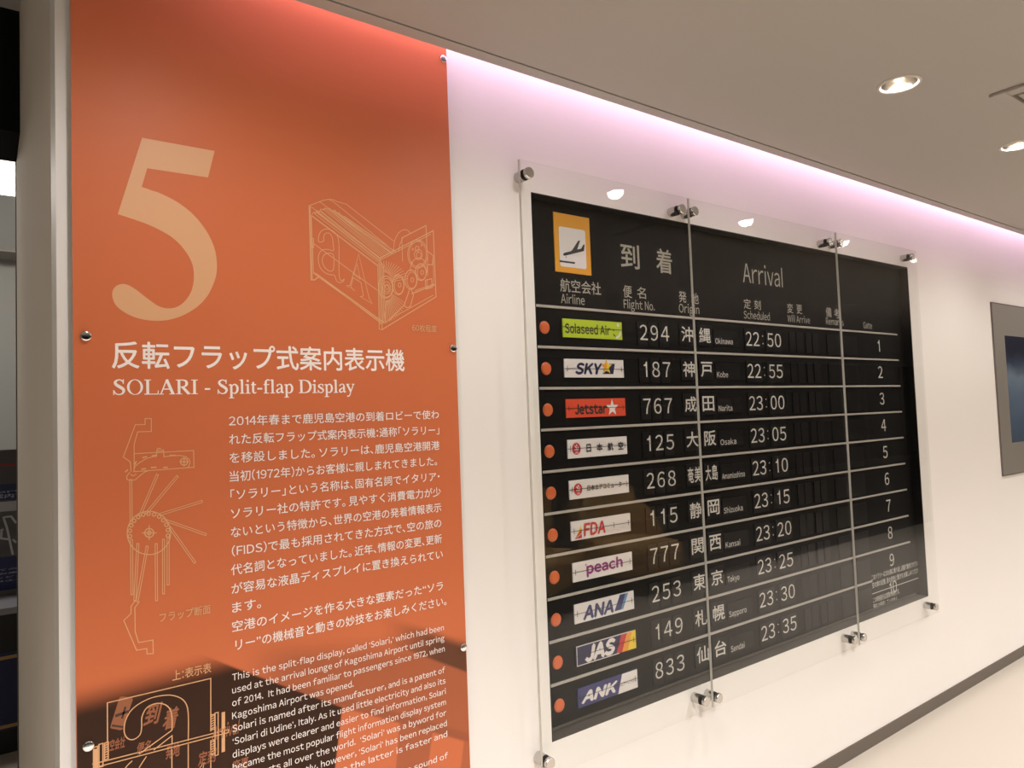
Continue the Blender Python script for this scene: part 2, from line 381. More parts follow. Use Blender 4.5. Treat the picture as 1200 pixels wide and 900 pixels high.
def smooth01(a, b, x):
    t = min(1, max(0, (x-a)/(b-a))); return t*t*(3-2*t)
def photo_print():
    """duotone photograph of an airport ceiling and board, printed across the foot of the sheet"""
    mb = MB(); NX, NZ = 320, 230; z0, z1 = pb+0.002, px(300, 705)[1]; xa, xb = pl+0.001, pr-0.001
    cols = []
    def L(p, a, b):      # signed side of the pixel line a-b, positive below it, in metres
        A = Vector(px(*a)); B = Vector(px(*b)); d = (B-A).normalized(); q = Vector(p)-A
        return -(d.x*q.y-d.y*q.x)
    o = (0.565, 0.152, 0.060); dk = (0.036, 0.0140, 0.0065); br = (0.25, 0.075, 0.034); bd = (0.10, 0.040, 0.020)
    hz = []
    for j in range(NZ+1):
        for i in range(NX+1):
            x = xa+(xb-xa)*i/NX; z = z0+(z1-z0)*j/NZ; p = (x, z)
            c = list(o)
            def mix(t, k):
                for q in range(3): c[q] += (k[q]-c[q])*t
            # board: dark area whose top fades in on the left and is cut sharp on the right
            top = smooth01(-0.035, 0.035, L(p, (90, 822), (250, 778)))
            cut = smooth01(-0.0025, 0.0025, L(p, (252, 774), (402, 829)))
            rgt = smooth01(-0.002, 0.002, -(x-px(401, 829)[0]-(z-px(401, 829)[1])*0.16))
            d = min(top, cut)*rgt
            # ceiling planes on the right half
            rr = 1-rgt
            a1 = smooth01(-0.006, 0.006, L(p, (405, 800), (548, 856)))            # edge of the lit beam
            up = smooth01(-0.03, 0.05, L(p, (262, 757), (550, 752)))*smooth01(px(270, 780)[0], px(350, 780)[0], x)
            mix(0.62*up*(1-min(1, d*2)), br)
            e1 = L(p, (470, 738), (548, 764)); e2 = L(p, (480, 763), (548, 788))
            mix(0.92*smooth01(-0.03, 0.0, e1)*smooth01(-0.004, 0.004, -e2)*smooth01(px(440, 760)[0], px(520, 770)[0], x), bd)
            e3 = L(p, (330, 800), (548, 862))
            mix(0.55*smooth01(px(300, 800)[0], px(380, 800)[0], x)*smooth01(-0.012, 0.0, e3)*smooth01(-0.006, 0.006, -L(p, (330, 806), (548, 872)))*(1-d), br)
            e4 = L(p, (380, 822), (548, 868))
            low = smooth01(0, 0.006, e4)*rr
            mix(low*0.9, o)
            b1 = x-px(468, 850)[0]-(z-px(468, 850)[1])*0.13; b2 = x-px(508, 850)[0]-(z-px(508, 850)[1])*0.20
            mix(0.62*low*smooth01(-0.003, 0.003, b1)*smooth01(-0.003, 0.003, -b2), br)
            b3 = x-px(546, 850)[0]-(z-px(546, 850)[1])*0.2
            mix(0.5*low*smooth01(-0.003, 0.003, b3), br)
            mix(d, dk)
            cols.append((*c, 1.0)); mb.v.append((x, YP-0.0002, z))
    for j in range(NZ):
        for i in range(NX):
            k = j*(NX+1)+i; mb.f.append((k, k+1, k+NX+2, k+NX+1)); mb.mi.append(0)
    m = mat('duotone_print', (0.5, 0.2, 0.1), 0.45, spec=0.2, bump=0.03, bscale=500); n = m.node_tree.nodes
    at = n.new('ShaderNodeAttribute'); at.attribute_name = 'ink'
    m.node_tree.links.new(at.outputs['Color'], n['Principled BSDF'].inputs['Base Color'])
    ob = build(mb, 'printed_photo', m, panel, label='dark brown and orange duotone photo of an airport board')
    ca = ob.data.color_attributes.new('ink', 'FLOAT_COLOR', 'POINT')
    for i, c in enumerate(cols): ca.data[i].color = c
photo_print()

# the big numeral
five_curve = [(180, 224), (187.5, 226.5), (208, 237), (227, 252), (242, 271), (251, 290), (254, 307), (253.5, 321), (250, 333), (243.5, 346), (234, 357), (223, 365), (211, 371),
              (198, 374.8), (185, 376), (171, 375), (157, 371.5), (145, 365.5), (136, 358), (131.8, 348.7), (132, 341), (136, 335.3), (143, 332.8), (150, 334), (158, 338.5), (166, 344.5), (175, 351.5), (185, 358.3), (193, 361), (201, 361.2), (208, 359.3), (215, 354.5),
              (221.5, 346.5), (225.5, 337), (227.2, 325), (226, 312), (221.5, 301), (213, 289), (202, 278.5), (188, 270), (172.5, 262.8), (155, 256.5), (138, 251)]
five = [(166.5, 161.5), (251.5, 177), (243.7, 208), (172.5, 197.2), (166, 219)] + cr(five_curve, 4)
build(MB().poly([px(*p) for p in five], Y1), 'numeral', m_five, panel, label='large tan numeral 5')

def ptext(mb, body, a, b, h, Yl=Y1, bold=0.0, em=None, shear=0.0):
    """lettering on the sheet: a, b = pixel of the left and right ends of its baseline, h = cap height in metres"""
    A, B = px(*a), px(*b); z = (A[1]+B[1])/2
    mb.text(body, A[0], B[0], z, z+h, Yl, True, shear, bold)

# headings
t = MB(); A, B = px(131.5, 430.6), px(474, 434.5)
t.text('反転フラップ式案内表示機', A[0], B[0], B[1]-0.001, px(148, 400)[1], Y1, False, bold=0.014)
build(t, 'title_lettering', m_cream, panel)

# hand drawn roman letters: strokes (points x, y, width) and advance, in thousandths of an em
def hs(x0, x1, y, w_=20): return [(x0, y, w_), (x1, y, w_)]
SERIF = {
 'S': (556, [[(452, 676, 22), (442, 470, 22)], [(448, 500, 14), (415, 600, 40), (290, 655, 32), (165, 610, 68), (122, 520, 92), (190, 420, 112), (330, 325, 118), (440, 235, 108), (455, 140, 88), (395, 45, 58), (270, 5, 32), (140, 50, 34), (72, 185, 16)], [(62, -14, 22), (62, 205, 22)]]),
 'O': (722, ['ring', (361, 331), (327, 345), (222, 316)]),
 'L': (611, [[(158, 0, 100), (158, 662, 100)], hs(14, 300, 652), hs(14, 590, 11, 24), [(582, 10, 26), (598, 178, 14)]]),
 'A': (722, [[(95, 8, 34), (352, 672, 40)], [(345, 674, 104), (612, 8, 112)], hs(190, 490, 232, 34), hs(14, 215, 9), hs(455, 708, 9)]),
 'R': (667, [[(152, 0, 100), (152, 662, 100)], [(150, 648, 28), (320, 648, 30), (450, 600, 74), (488, 495, 106), (445, 385, 74), (320, 335, 32), (150, 335, 30)], [(300, 335, 104), (580, 8, 108)], hs(16, 285, 9), hs(16, 160, 652), hs(500, 660, 9)]),
 'I': (333, [[(166, 0, 100), (166, 662, 100)], hs(20, 314, 9), hs(20, 314, 652)]),
 '-': (333, [[(40, 228, 62), (288, 228, 62)]]),
 'p': (500, [[(126, -205, 88), (126, 435, 88)], [(8, 405, 26), (126, 440, 34)], hs(5, 252, -207, 22), [(160, 350, 18), (235, 432, 34), (330, 428, 58), (402, 335, 86), (418, 225, 94), (392, 105, 82), (310, 22, 48), (228, 16, 28), (155, 68, 22)]]),
 'l': (278, [[(138, 0, 88), (138, 680, 88)], hs(20, 260, 9), [(18, 640, 24), (138, 672, 32)]]),
 'i': (278, [[(138, 0, 88), (138, 452, 88)], hs(20, 260, 9), [(18, 412, 24), (138, 444, 32)], 'dot', (138, 612, 60)]),
 't': (278, [[(128, 565, 60), (120, 440, 86), (118, 110, 86), (150, 30, 54), (205, 20, 36), (272, 62, 14)], hs(14, 262, 432, 34)]),
 'f': (333, [[(132, 0, 88), (132, 510, 86), (152, 606, 62), (216, 664, 40), (286, 660, 40), (318, 622, 58)], hs(20, 300, 432, 34), hs(20, 290, 9)]),
 'a': (444, [[(325, 335, 86), (325, 95, 86), (360, 32, 58), (442, 60, 14)], [(325, 330, 84), (296, 420, 46), (210, 448, 28), (118, 410, 40), (84, 345, 66)], [(310, 268, 20), (160, 205, 48), (82, 130, 78), (100, 48, 74), (175, 26, 46), (312, 92, 20)]]),
 'D': (722, [[(152, 0, 100), (152, 662, 100)], [(150, 648, 28), (330, 648, 28), (520, 585, 74), (622, 430, 104), (634, 330, 108), (622, 230, 104), (520, 76, 74), (330, 14, 28), (150, 14, 28)], hs(16, 160, 9), hs(16, 160, 652)]),
 's': (389, [[(322, 452, 16), (316, 310, 16)], [(318, 345, 10), (280, 425, 28), (190, 440, 30), (100, 390, 56), (96, 322, 74), (200, 248, 80), (308, 178, 74), (322, 105, 60), (262, 28, 36), (175, 6, 26), (88, 50, 24), (52, 150, 10)], [(44, -8, 16), (44, 155, 16)]]),
 'y': (500, [[(62, 440, 88), (268, 50, 90)], [(425, 440, 32), (270, 60, 36), (198, -130, 38), (130, -192, 46), (52, -178, 66)], hs(10, 205, 442), hs(330, 478, 442)]),
 ' ': (250, []),
}
def serif_text(mb, body, x0, x1, z0, cap, Y, emb=18):
    tot = sum(SERIF[c][0] for c in body)-40; kx = (x1-x0)/tot; kz = cap/662; X = x0-20*kx
    for c in body:
        adv, st = SERIF[c]; k = 0
        T = lambda x, y: (X+x*kx, z0+y*kz)
        while k < len(st):
            s_ = st[k]
            if s_ == 'ring':
                (cx, cy), (ox, oy), (ix, iy) = st[k+1:k+4]; n = 48
                ring = [(math.cos(2*math.pi*i/n), math.sin(2*math.pi*i/n)) for i in range(n)]
                vs = [(T(cx+ox*a, cy+oy*b)) for a, b in ring]+[(T(cx+ix*a, cy+iy*b)) for a, b in ring]
                mb.add([(v[0], Y, v[1]) for v in vs], [(i, (i+1) % n, n+(i+1) % n, n+i) for i in range(n)]); k += 4
            elif s_ == 'dot':
                d = st[k+1]; mb.disc(T(d[0], d[1])[0], T(d[0], d[1])[1], d[2]*kx, Y, 20, d[2]*kz); k += 2
            else:
                q = cr(s_, 5) if len(s_) > 3 else s_
                mb.ribbon([T(a, b) for a, b, _ in q], [(w_+emb)*(kx+kz)/2 for _, _, w_ in q], Y-0.00003*k); k += 1
        X += adv*kx
t = MB(); A, B = px(132, 462), px(415.5, 461)
serif_text(t, 'SOLARI - Split-flap Display', A[0], B[0], (A[1]+px(300, 461.5)[1])/2, (px(190, 445)[1]-px(190, 462)[1]), Y1)
build(t, 'subtitle_lettering', m_cream, panel)

JP = [('2014年春まで鹿児島空港の到着ロビーで使わ', 268.2, 514.2), ('れた反転フラップ式案内表示機：通称「ソラリー」', 268.5, 514.6), ('を移設しました。ソラリーは、鹿児島空港開港', 269, 515),
      ('当初(1972年)からお客様に親しまれてきました。', 269, 512), ('「ソラリー」という名称は、固有名詞でイタリア・', 270, 515), ('ソラリー社の特許です。見やすく消費電力が少', 270.5, 516.5),
      ('ないという特徴から、世界の空港の発着情報表示', 270.5, 517), ('(FIDS)で最も採用されてきた方式で、空の旅の', 271.5, 517), ('代名詞となっていました。近年、情報の変更、更新', 270.5, 517.7),
      ('が容易な液晶ディスプレイに置き換えられてい', 271, 518.7), ('ます。', 271.7, 305), ('空港のイメージを作る大きな要素だった“ソラ', 271.7, 519), ('リー”の機械音と動きの妙技をお楽しみください。', 275.5, 523)]
t = MB()
for i, (s_, a, b) in enumerate(JP):
    z = EYE+0.0045-0.04155*i
    ya = 500+20*i
    mid = lambda xx: P(xx, ya, YP).x
    t.text(s_, mid(a), P(b, 491+18*i, YP).x, z+0.0025, z+0.0025+0.0190, Y2, True, bold=0.007)
build(t, 'paragraph_lettering', m_cream, panel, label='cream Japanese paragraph')

EN = [('This is the split-flap display, called ‘Solari,’ which had been', 272, 520), ('used at the arrival lounge of Kagoshima Airport until spring', 272, 520.5), ('of 2014.  It had been familiar to passengers since 1972, when', 272, 521),
      ('Kagoshima Airport was opened.', 272, 413.5), ('Solari is named after its manufacturer, and is a patent of', 272.3, 521.5), ('‘Solari di Udine’, Italy. As it used little electricity and also its', 272.5, 522),
      ('displays were clearer and easier to find information, Solari', 272.5, 522.3), ('became the most popular flight information display system', 272.7, 522.5), ('in airports all over the world.  ‘Solari’ was a byword for', 273, 523),
      ('air travel. Recently, however, ‘Solari’ has been replaced', 273, 523.5), ('by displays (LED), since the latter is faster and', 273, 524), ('', 0, 0), ('Please enjoy the sound of', 400, 525)]
t = MB()
for i, (s_, a, b) in enumerate(EN):
    if not s_: continue
    z = EYE-0.5575-0.02775*i
    t.text(s_, P(a, 796+15*i, YP).x, P(b, 740+12.5*i, YP).x, z, z+0.0143, Y2, True, bold=0.003)
    if i in (10, 12): build(t, 'english_lettering', m_cream, panel, label='cream English paragraph' if i == 10 else None); t = MB()


for body, a, b, dz_, hh_ in (('60枚程度', (483, 388), (511.5, 389), 0.0, 0.0185), ('フラップ断面', (187, 729), (246.5, 719), -0.001, 0.0195), ('上：表示表', (202, 797), (247.5, 788.5), -0.002, 0.021)):
    A, B = px(*a), px(*b); build(MB().text(body, A[0], B[0], A[1]+dz_, A[1]+dz_+hh_, Y2, False, bold=0.008), 'caption_lettering', m_lines, panel)

# line drawing of one flap unit
LW = 0.0017
d = MB()
def z7(pts, w_=LW, closed=False, sm=0):
    q = [(350+a*0.18889, 225+b*0.18889) for a, b in pts]
    if sm: q = cr(q, sm, closed)
    d.line(q, w_, Y1, closed)
def ell(cx, cy, rx, ry, w_=LW, a0=0, a1=360, n=28):
    z7([(cx+rx*math.cos(math.radians(a0+(a1-a0)*i/n)), cy+ry*math.sin(math.radians(a0+(a1-a0)*i/n))) for i in range(n+1)], w_)
z7([(65, 85), (130, 60), (150, 52), (185, 45), (215, 48), (240, 60), (295, 75), (320, 95), (590, 305)])
z7([(185, 45), (215, 60), (590, 365)]); z7([(130, 60), (160, 82), (585, 385)])
for (a, b, c, e) in ((75, 90, 500, 408), (80, 145, 490, 452), (82, 150, 488, 458), (95, 132, 495, 438), (105, 122, 500, 430), (115, 125, 505, 426), (128, 115, 508, 418), (138, 118, 512, 414), (150, 105, 522, 408), (162, 102, 530, 402),
                     (178, 102, 540, 398), (190, 110, 552, 392), (205, 112, 562, 386), (218, 116, 574, 382), (232, 124, 584, 378), (250, 132, 596, 374), (282, 150, 602, 370)): z7([(a, b), (c, e)], LW*0.9)
z7([(82, 138), (95, 125), (105, 132), (112, 115), (130, 122), (138, 105), (152, 112), (165, 98), (180, 106), (196, 104), (210, 118), (222, 112), (240, 130), (255, 128)], LW)
z7([(65, 85), (78, 545), (100, 545), (125, 525)], LW*1.6); z7([(72, 90), (85, 540)]); z7([(78, 145), (92, 505), (500, 800)]); z7([(105, 505), (530, 812)], LW*1.7); z7([(96, 500), (520, 822)])
z7([(80, 285), (93, 290), (93, 345), (82, 345), (80, 285)])
z7([(490, 450), (500, 850), (515, 855)]); z7([(502, 425), (518, 855)]); z7([(510, 425), (522, 815)]); z7([(518, 440), (530, 815)]); z7([(497, 440), (506, 820)]); z7([(526, 450), (538, 815)])
z7([(500, 412), (835, 240), (852, 650), (515, 855)], LW*1.4); z7([(500, 425), (820, 262)])
z7([(640, 285), (790, 208), (796, 365), (835, 395), (830, 452), (800, 450)], LW*1.3); z7([(640, 285), (645, 430)]); z7([(800, 365), (800, 520)]); z7([(835, 395), (838, 585)])
z7([(590, 360), (592, 320), (602, 285), (622, 252), (650, 235), (675, 238), (692, 255)], LW, sm=4); z7([(620, 370), (626, 330), (645, 285)], LW)
ell(738, 385, 62, 88); ell(738, 385, 54, 78); ell(742, 388, 24, 32); ell(745, 392, 14, 19); ell(735, 352, 12, 16)
for (a, b) in ((708, 355), (763, 330), (702, 440), (752, 300)): ell(a, b, 5, 6, LW*0.8, n=12)
for (cx, cy, rx, ry) in ((540, 590, 46, 68), (618, 575, 36, 62), (697, 543, 38, 60), (758, 497, 34, 52)):
    ell(cx, cy, rx, ry, LW*1.4); ell(cx+5, cy+4, rx*0.8, ry*0.85); ell(cx+8, cy+2, 9, 13)
ell(545, 595, 26, 38); ell(547, 597, 16, 24); ell(745, 480, 52, 70, LW, 170, 380)
for k in range(13):
    a = math.radians(-96+k*6.2); z7([(540+72*math.cos(a)*0.5, 590+150*math.sin(a)*0.6), (525+165*math.cos(a), 600+172*math.sin(a))], LW*0.85)
for k in range(14):
    a = math.radians(95-k*5.2); z7([(545+40*math.cos(a), 600+72*math.sin(a)), (540+185*math.cos(a)*0.75, 600+205*math.sin(a))], LW*0.85)
z7([(690, 600), (655, 700), (668, 718), (692, 712), (712, 640), (700, 605)], LW*1.3); z7([(560, 800), (650, 705)]); z7([(540, 812), (640, 715)])
z7([(700, 632), (845, 575)], LW*1.6); z7([(720, 612), (840, 570)]); z7([(785, 548), (825, 538), (828, 592), (790, 602), (785, 548)], LW*1.3); z7([(795, 545), (798, 600)]); z7([(600, 770), (835, 640)])
z7([(90, 318), (488, 610)], LW)
z7([(125, 308), (123, 280), (138, 245), (168, 230), (208, 238), (240, 272), (250, 330), (250, 420), (250, 500), (256, 540), (268, 550), (282, 540), (275, 556), (254, 562), (234, 548), (222, 516), (198, 514), (162, 500), (134, 470), (122, 425), (126, 385), (146, 360), (182, 356), (216, 364), (214, 325), (208, 280), (190, 256), (166, 257), (156, 276), (156, 300), (142, 310)], LW, True, 3)
z7([(216, 392), (186, 380), (158, 390), (146, 425), (160, 465), (190, 490), (216, 478)], LW, True, 3)
z7([(372, 385), (436, 655), (455, 692), (383, 650), (402, 645), (386, 562), (338, 530), (324, 590), (352, 616), (298, 582), (318, 580)], LW, True); z7([(363, 445), (381, 540), (341, 512)], LW, True)
build(d, 'flap_unit_drawing', m_lines, panel, label='fine tan line drawing of a boxed flap unit with letters and gears')

# section through the flap drum
d = MB()
def z5(pts, w_=LW, closed=False, sm=0):
    q = [(130+a/9.0, 480+b/9.0) for a, b in pts]
    if sm: q = cr(q, sm, closed)
    d.line(q, w_, Y1, closed)
z5([(360, 160), (360, 95), (425, 95), (427, 230), (282, 235), (245, 365), (245, 650)]); z5([(365, 158), (258, 158), (130, 500), (205, 552), (212, 655)])
z5([(245, 465), (872, 432), (876, 608), (235, 655)])
z5([(240, 628), (258, 595), (300, 560), (375, 515), (430, 500), (482, 492), (483, 425), (556, 425), (558, 497), (640, 488), (730, 484), (790, 496), (825, 525), (834, 560), (820, 600), (800, 614)])
z5([(485, 410), (528, 408)]); z5([(490, 445), (550, 443)])
for q in ([(330, 508), (380, 494)], [(430, 487), (480, 480)], [(620, 484), (682, 484)], [(420, 612), (482, 608)], [(550, 610), (600, 610)], [(150, 660), (180, 632)], [(320, 628), (370, 622)], [(250, 580), (268, 545)]): z5(q, LW*1.6)
z5([(771+37*math.cos(a*0.2618), 550+37*math.sin(a*0.2618)) for a in range(24)], LW*1.3, True); z5([(722, 550), (818, 550)], LW*1.3); z5([(771, 502), (771, 598)], LW*1.3)
z5([(200, 660), (168, 700), (166, 730), (185, 745), (255, 742), (290, 710), (360, 655), (400, 645)]); z5([(205, 680), (232, 700), (268, 680)])
def bar(a, b, w_=2.4):
    A = Vector(a); B = Vector(b); n_ = (B-A).normalized(); n_ = Vector((-n_.y, n_.x))*w_/2
    d.line([tuple(A+n_), tuple(B+n_), tuple(B-n_), tuple(A-n_)], LW*0.9, Y1, True)
for a, b in (((153.2, 562), (153.8, 614)), ((184.5, 556), (164, 604)), ((208, 558), (171, 602)), ((237, 587.5), (187, 603)), ((241.5, 626.5), (195, 610)), ((228.5, 659.5), (199, 618)),
             ((154, 632), (154.7, 697)), ((161.6, 637), (158, 704)), ((172.6, 640), (160.5, 705)), ((183, 637), (183.4, 704)), ((191.6, 632), (191.6, 696)), ((197, 630), (197, 685.5))): bar(a, b)
def pell(cx, cy, r, w_=LW, n=36): d.line([(cx+r*math.cos(2*math.pi*i/n), cy+r*math.sin(2*math.pi*i/n)) for i in range(n)], w_, Y1, True)
pell(174.5, 624.5, 25.5, LW*1.2); pell(174.8, 624.5, 5.2, LW*1.4, 20); pell(174.8, 624.5, 2.2, LW*1.3, 12)
d.line([(166, 624.5), (183.5, 624.5)], LW, Y1); d.line([(174.8, 615.5), (174.8, 633)], LW, Y1)
for k in range(13):
    a = math.radians(170+k*16.5); pell(174.5+22.5*math.cos(a), 624.5+22.5*math.sin(a), 2.1, LW*1.2, 10)
d.line([(159, 703), (153.6, 710.5), (153.6, 719), (145, 727), (160, 762), (172, 760), (172.3, 766.3), (179.6, 765.8), (179.2, 750), (162.4, 753), (158.4, 740), (158, 712), (163.4, 705)], LW*1.1, Y1)
build(d, 'drum_section_drawing', m_lines, panel, label='fine tan line drawing of flaps fanned round a drum')

# drawing of one open flap over the printed photo
d = MB(); LG = 0.0021
def z1(pts, w_=LG, closed=False, sm=0):
    q = [(90+a/5.0, 740+b/5.0) for a, b in pts]
    if sm: q = cr(q, sm, closed)
    d.line(q, w_, Y2, closed)
z1([(180, 660), (179, 418), (785, 275), (785, 585)]); z1([(785, 640), (785, 900)])
z1([(558, 578), (558, 510), (548, 460), (520, 430), (470, 421), (412, 445), (382, 500), (380, 560), (370, 605), (335, 632), (300, 628), (278, 590), (286, 520), (330, 450), (420, 395), (520, 373), (590, 382), (635, 415), (653, 480), (653, 640)], LG, sm=3)
z1([(653, 660), (653, 900)]); z1([(558, 578), (365, 718)]); z1([(450, 695), (558, 610), (558, 662)]); z1([(557, 690), (557, 900)])
z1([(408, 732), (370, 790), (330, 870)], LG, sm=4); z1([(325, 758), (285, 800), (250, 880)], LG, sm=4); z1([(720, 800), (745, 770), (735, 830)])
z1([(90, 778), (890, 574)]); z1([(95, 800), (888, 592), (890, 574)])
z1([(98, 680), (122, 672), (122, 800), (98, 805)], LG, True); z1([(130, 662), (153, 655), (153, 790), (130, 795)], LG, True); z1([(162, 655), (184, 648), (184, 745), (162, 752)], LG, True)
z1([(785, 490), (808, 484), (808, 570), (785, 578)], LG, True); z1([(810, 478), (828, 473), (828, 722), (810, 728)], LG, True); z1([(785, 640), (806, 634), (806, 720), (785, 726)], LG, True)
for k in range(6): z1([(788, 500+k*14), (806, 490+k*14)]); z1([(788, 650+k*14), (806, 640+k*14)]); z1([(164, 668+k*14), (183, 660+k*14)])
q = [(848, 474), (868, 469), (868, 702), (848, 708)]; d.poly([px(90+a/5.0, 740+b/5.0) for a, b in q], Y2)
q = [(100, 690), (120, 685), (120, 800), (100, 805)]; d.poly([px(90+a/5.0, 740+b/5.0) for a, b in q], Y2)
build(d, 'open_flap_drawing', m_lines, panel, label='tan outline drawing of a letter on an open flap')

# pictures of lettering inside the printed photo
g = MB()
def slant(pts): g.poly([px(90+a/5.0, 740+b/5.0) for a, b in pts], Y1-0.0002)
slant([(262, 380), (322, 385), (328, 400), (268, 572), (255, 578), (200, 568), (196, 558), (250, 385)])
build(g, 'photo_sign', m_ghost, panel)
def gt(body, a, b, h, sh=0.35): A, B = px(*a), px(*b); build(MB().text(body, A[0], B[0], A[1], A[1]+h, Y1-0.0002, False, shear=sh, bold=0.025), 'photo_lettering', m_ghost, panel)
gt('到', (168, 851), (185, 848), 0.040); gt('着', (190, 856), (206, 852), 0.042); gt('航空会社', (122, 882), (146, 880), 0.022, 0.2); gt('便名', (160, 884), (176, 882), 0.022, 0.2)
gt('発地', (194, 890), (210, 887), 0.026, 0.2); gt('Arrival', (248, 868), (279, 858), 0.030, 0.3); gt('定刻', (232, 898), (252, 892), 0.028, 0.2); gt('変更', (272, 905), (290, 900), 0.024, 0.2)
g = MB()
g.ribbon([px(135, 839), px(152, 833)], [0.006, 0.005], Y2+0.0001); g.ribbon([px(143, 842), px(147, 828)], 0.004, Y2+0.0001); g.ribbon([px(131, 850), px(145, 852)], 0.004, Y2+0.0001)
build(g, 'photo_pictogram', mat('dark_print', (0.05, 0.022, 0.012), 0.45), panel)

def screw(cx, cz):
    build(MB().lathe([(0.0, -0.0068), (0.006, -0.0067), (0.0090, -0.0062), (0.0102, -0.0050), (0.0106, -0.003), (0.0106, 0.0)], (cx, YP, cz), 'Y', 28), 'screw', m_chrome, panel, smooth=50)
for q in ((519, 69.5), (530.5, 408.5), (542.5, 758.5), (100.5, 394), (103.3, 873.8)): screw(*px(*q))

# ------------------------------------------------------------------ arrival board
YB = 1.741                                       # face of the board, set back in the wall
def bx(a, b): q = P(a, b, YB); return (q.x, q.z)
Z0 = EYE+0.2000*YB; DZ = 0.0746064*YB            # first divider and row pitch
XL, XR = 0.80060*YB, 2.13862*YB
board = thing('arrival_board', 'large black split-flap arrival board set into the white wall behind clear acrylic', 'flight board', ((bl+br_)/2, YB, bb))
cb = MB().box(bl, br_, YB, YB+0.06, bb, bt)
build(cb, 'face', m_board, board)
hsg = MB().box(bl, bl+0.004, WY, YB, bb, bt).box(br_-0.004, br_, WY, YB, bb, bt).box(bl, br_, WY, YB, bt-0.004, bt)
build(hsg, 'housing', m_board, board)
zr = Z0-10*DZ
build(MB().add([(bl, WY, bb), (br_, WY, bb), (br_-0.05, YB, zr-0.006), (bl, YB, zr-0.006), (bl, YB, bb), (br_, YB, bb)], [(0, 1, 2, 3), (0, 4, 5, 1), (0, 3, 4), (1, 5, 2)]), 'bottom_rail', m_rail, board)
for i in range(11):
    z = Z0-i*DZ; x1 = XR if i < 9 else (bx(1021, 680)[0] if i == 9 else br_-0.05)
    build(MB().box(bl+0.005, x1, YB-0.006, YB, z-0.0042, z+0.0042), 'divider', m_bar if i < 10 else m_rail, board, bevel=0.0015)
# pictogram
Y4, Y5 = YB-0.003, YB-0.0036
c = [bx(648, 248.5), bx(690, 256), bx(692, 323), bx(650, 318)]
x0, x1 = (c[0][0]+c[3][0])/2, (c[1][0]+c[2][0])/2; zt_, zb_ = (c[0][1]+c[1][1])/2, (c[2][1]+c[3][1])/2
sign = build(MB().box(x0, x1, Y4, YB, zb_, zt_), 'pictogram_sign', m_yellow, board, label='yellow sign with a landing plane')
W_, H_ = x1-x0, zt_-zb_
def rrect(xa, xb, za, zb, r, n=5):
    out = []
    for cx, cz, a0 in ((xb-r, zb-r, 0), (xa+r, zb-r, 90), (xa+r, za+r, 180), (xb-r, za+r, 270)):
        out += [(cx+r*math.cos(math.radians(a0+90*i/n)), cz+r*math.sin(math.radians(a0+90*i/n))) for i in range(n+1)]
    return out
build(MB().poly(rrect(x0+W_*0.125, x0+W_*0.865, zb_+H_*0.095, zb_+H_*0.77, 0.008), Y5), 'white_field', m_white, sign)
U = lambda u, v: (x0+W_*u, zb_+H_*v)
pg = MB()
plane = [(232, 570), (245, 560), (330, 545), (290, 540), (420, 425), (452, 425), (392, 520)]
def sg(x, y): return ((bx(640+x/10, 240+y/10)))
body = [(190, 580), (205, 565), (275, 548), (295, 535), (365, 425), (390, 422), (355, 525), (400, 517), (428, 468), (441, 468), (434, 545), (210, 600), (195, 596)]
pg.poly([sg(*q) for q in body], Y5-0.0004); pg.poly([sg(*q) for q in ((148, 652), (330, 675), (328, 696), (150, 672))], Y5-0.0004)
pg.disc(*sg(225, 615), 0.0022, Y5-0.0004, 12)
build(pg, 'plane_symbol', m_ink, sign)

# headings of the board
def ht(name, body, xl, xr, yb_, yt_, cap, Y=YB-0.0006, bold=0.0):
    z = bx(xl, yb_)[1]; build(MB().text(body, bx(xl, yb_)[0], bx(xr, yb_)[0], z, bx(xl, yt_)[1], Y, cap, bold=bold), name, m_head, board)
ht('heading_character', '到', 728, 749.3, 313, 285, False, bold=0.012); ht('heading_character', '着', 769.5, 787.8, 319, 291, False, bold=0.012); ht('heading_word', 'Arrival', 870.7, 917, 330.5, 308.3, True)
for body, a, b, yb_, yt_, cap in (('航空会社', 656.7, 704, 341.5, 326, False), ('Airline', 657.5, 685, 355, 344.5, True), ('便', 730.5, 740.5, 348.5, 334, False), ('名', 746.7, 756.9, 349.5, 336, False), ('Flight No.', 731, 767, 361, 351, True),
                                 ('発', 795.7, 804.5, 354, 341, False), ('地', 810, 818.7, 355.5, 343, False), ('Origin', 795.7, 819.3, 366, 356, True), ('定', 871.7, 880, 361.5, 350, False), ('刻', 884, 891.5, 362.5, 351.5, False), ('Scheduled', 871.7, 902, 373, 364.3, True),
                                 ('変', 922.5, 929.5, 366.5, 355.5, False), ('更', 933.5, 940, 367.5, 357, False), ('Will Arrive', 923, 949, 377, 369.2, True), ('備', 968, 974.5, 371.5, 360, False), ('考', 977.5, 984.5, 372.5, 361.5, False), ('Remarks', 968, 988.5, 380, 372.4, True), ('Gate', 1011.7, 1021.8, 384.5, 377.3, True)):
    ht('column_heading', body, a, b, yb_, yt_, cap, bold=0.006)

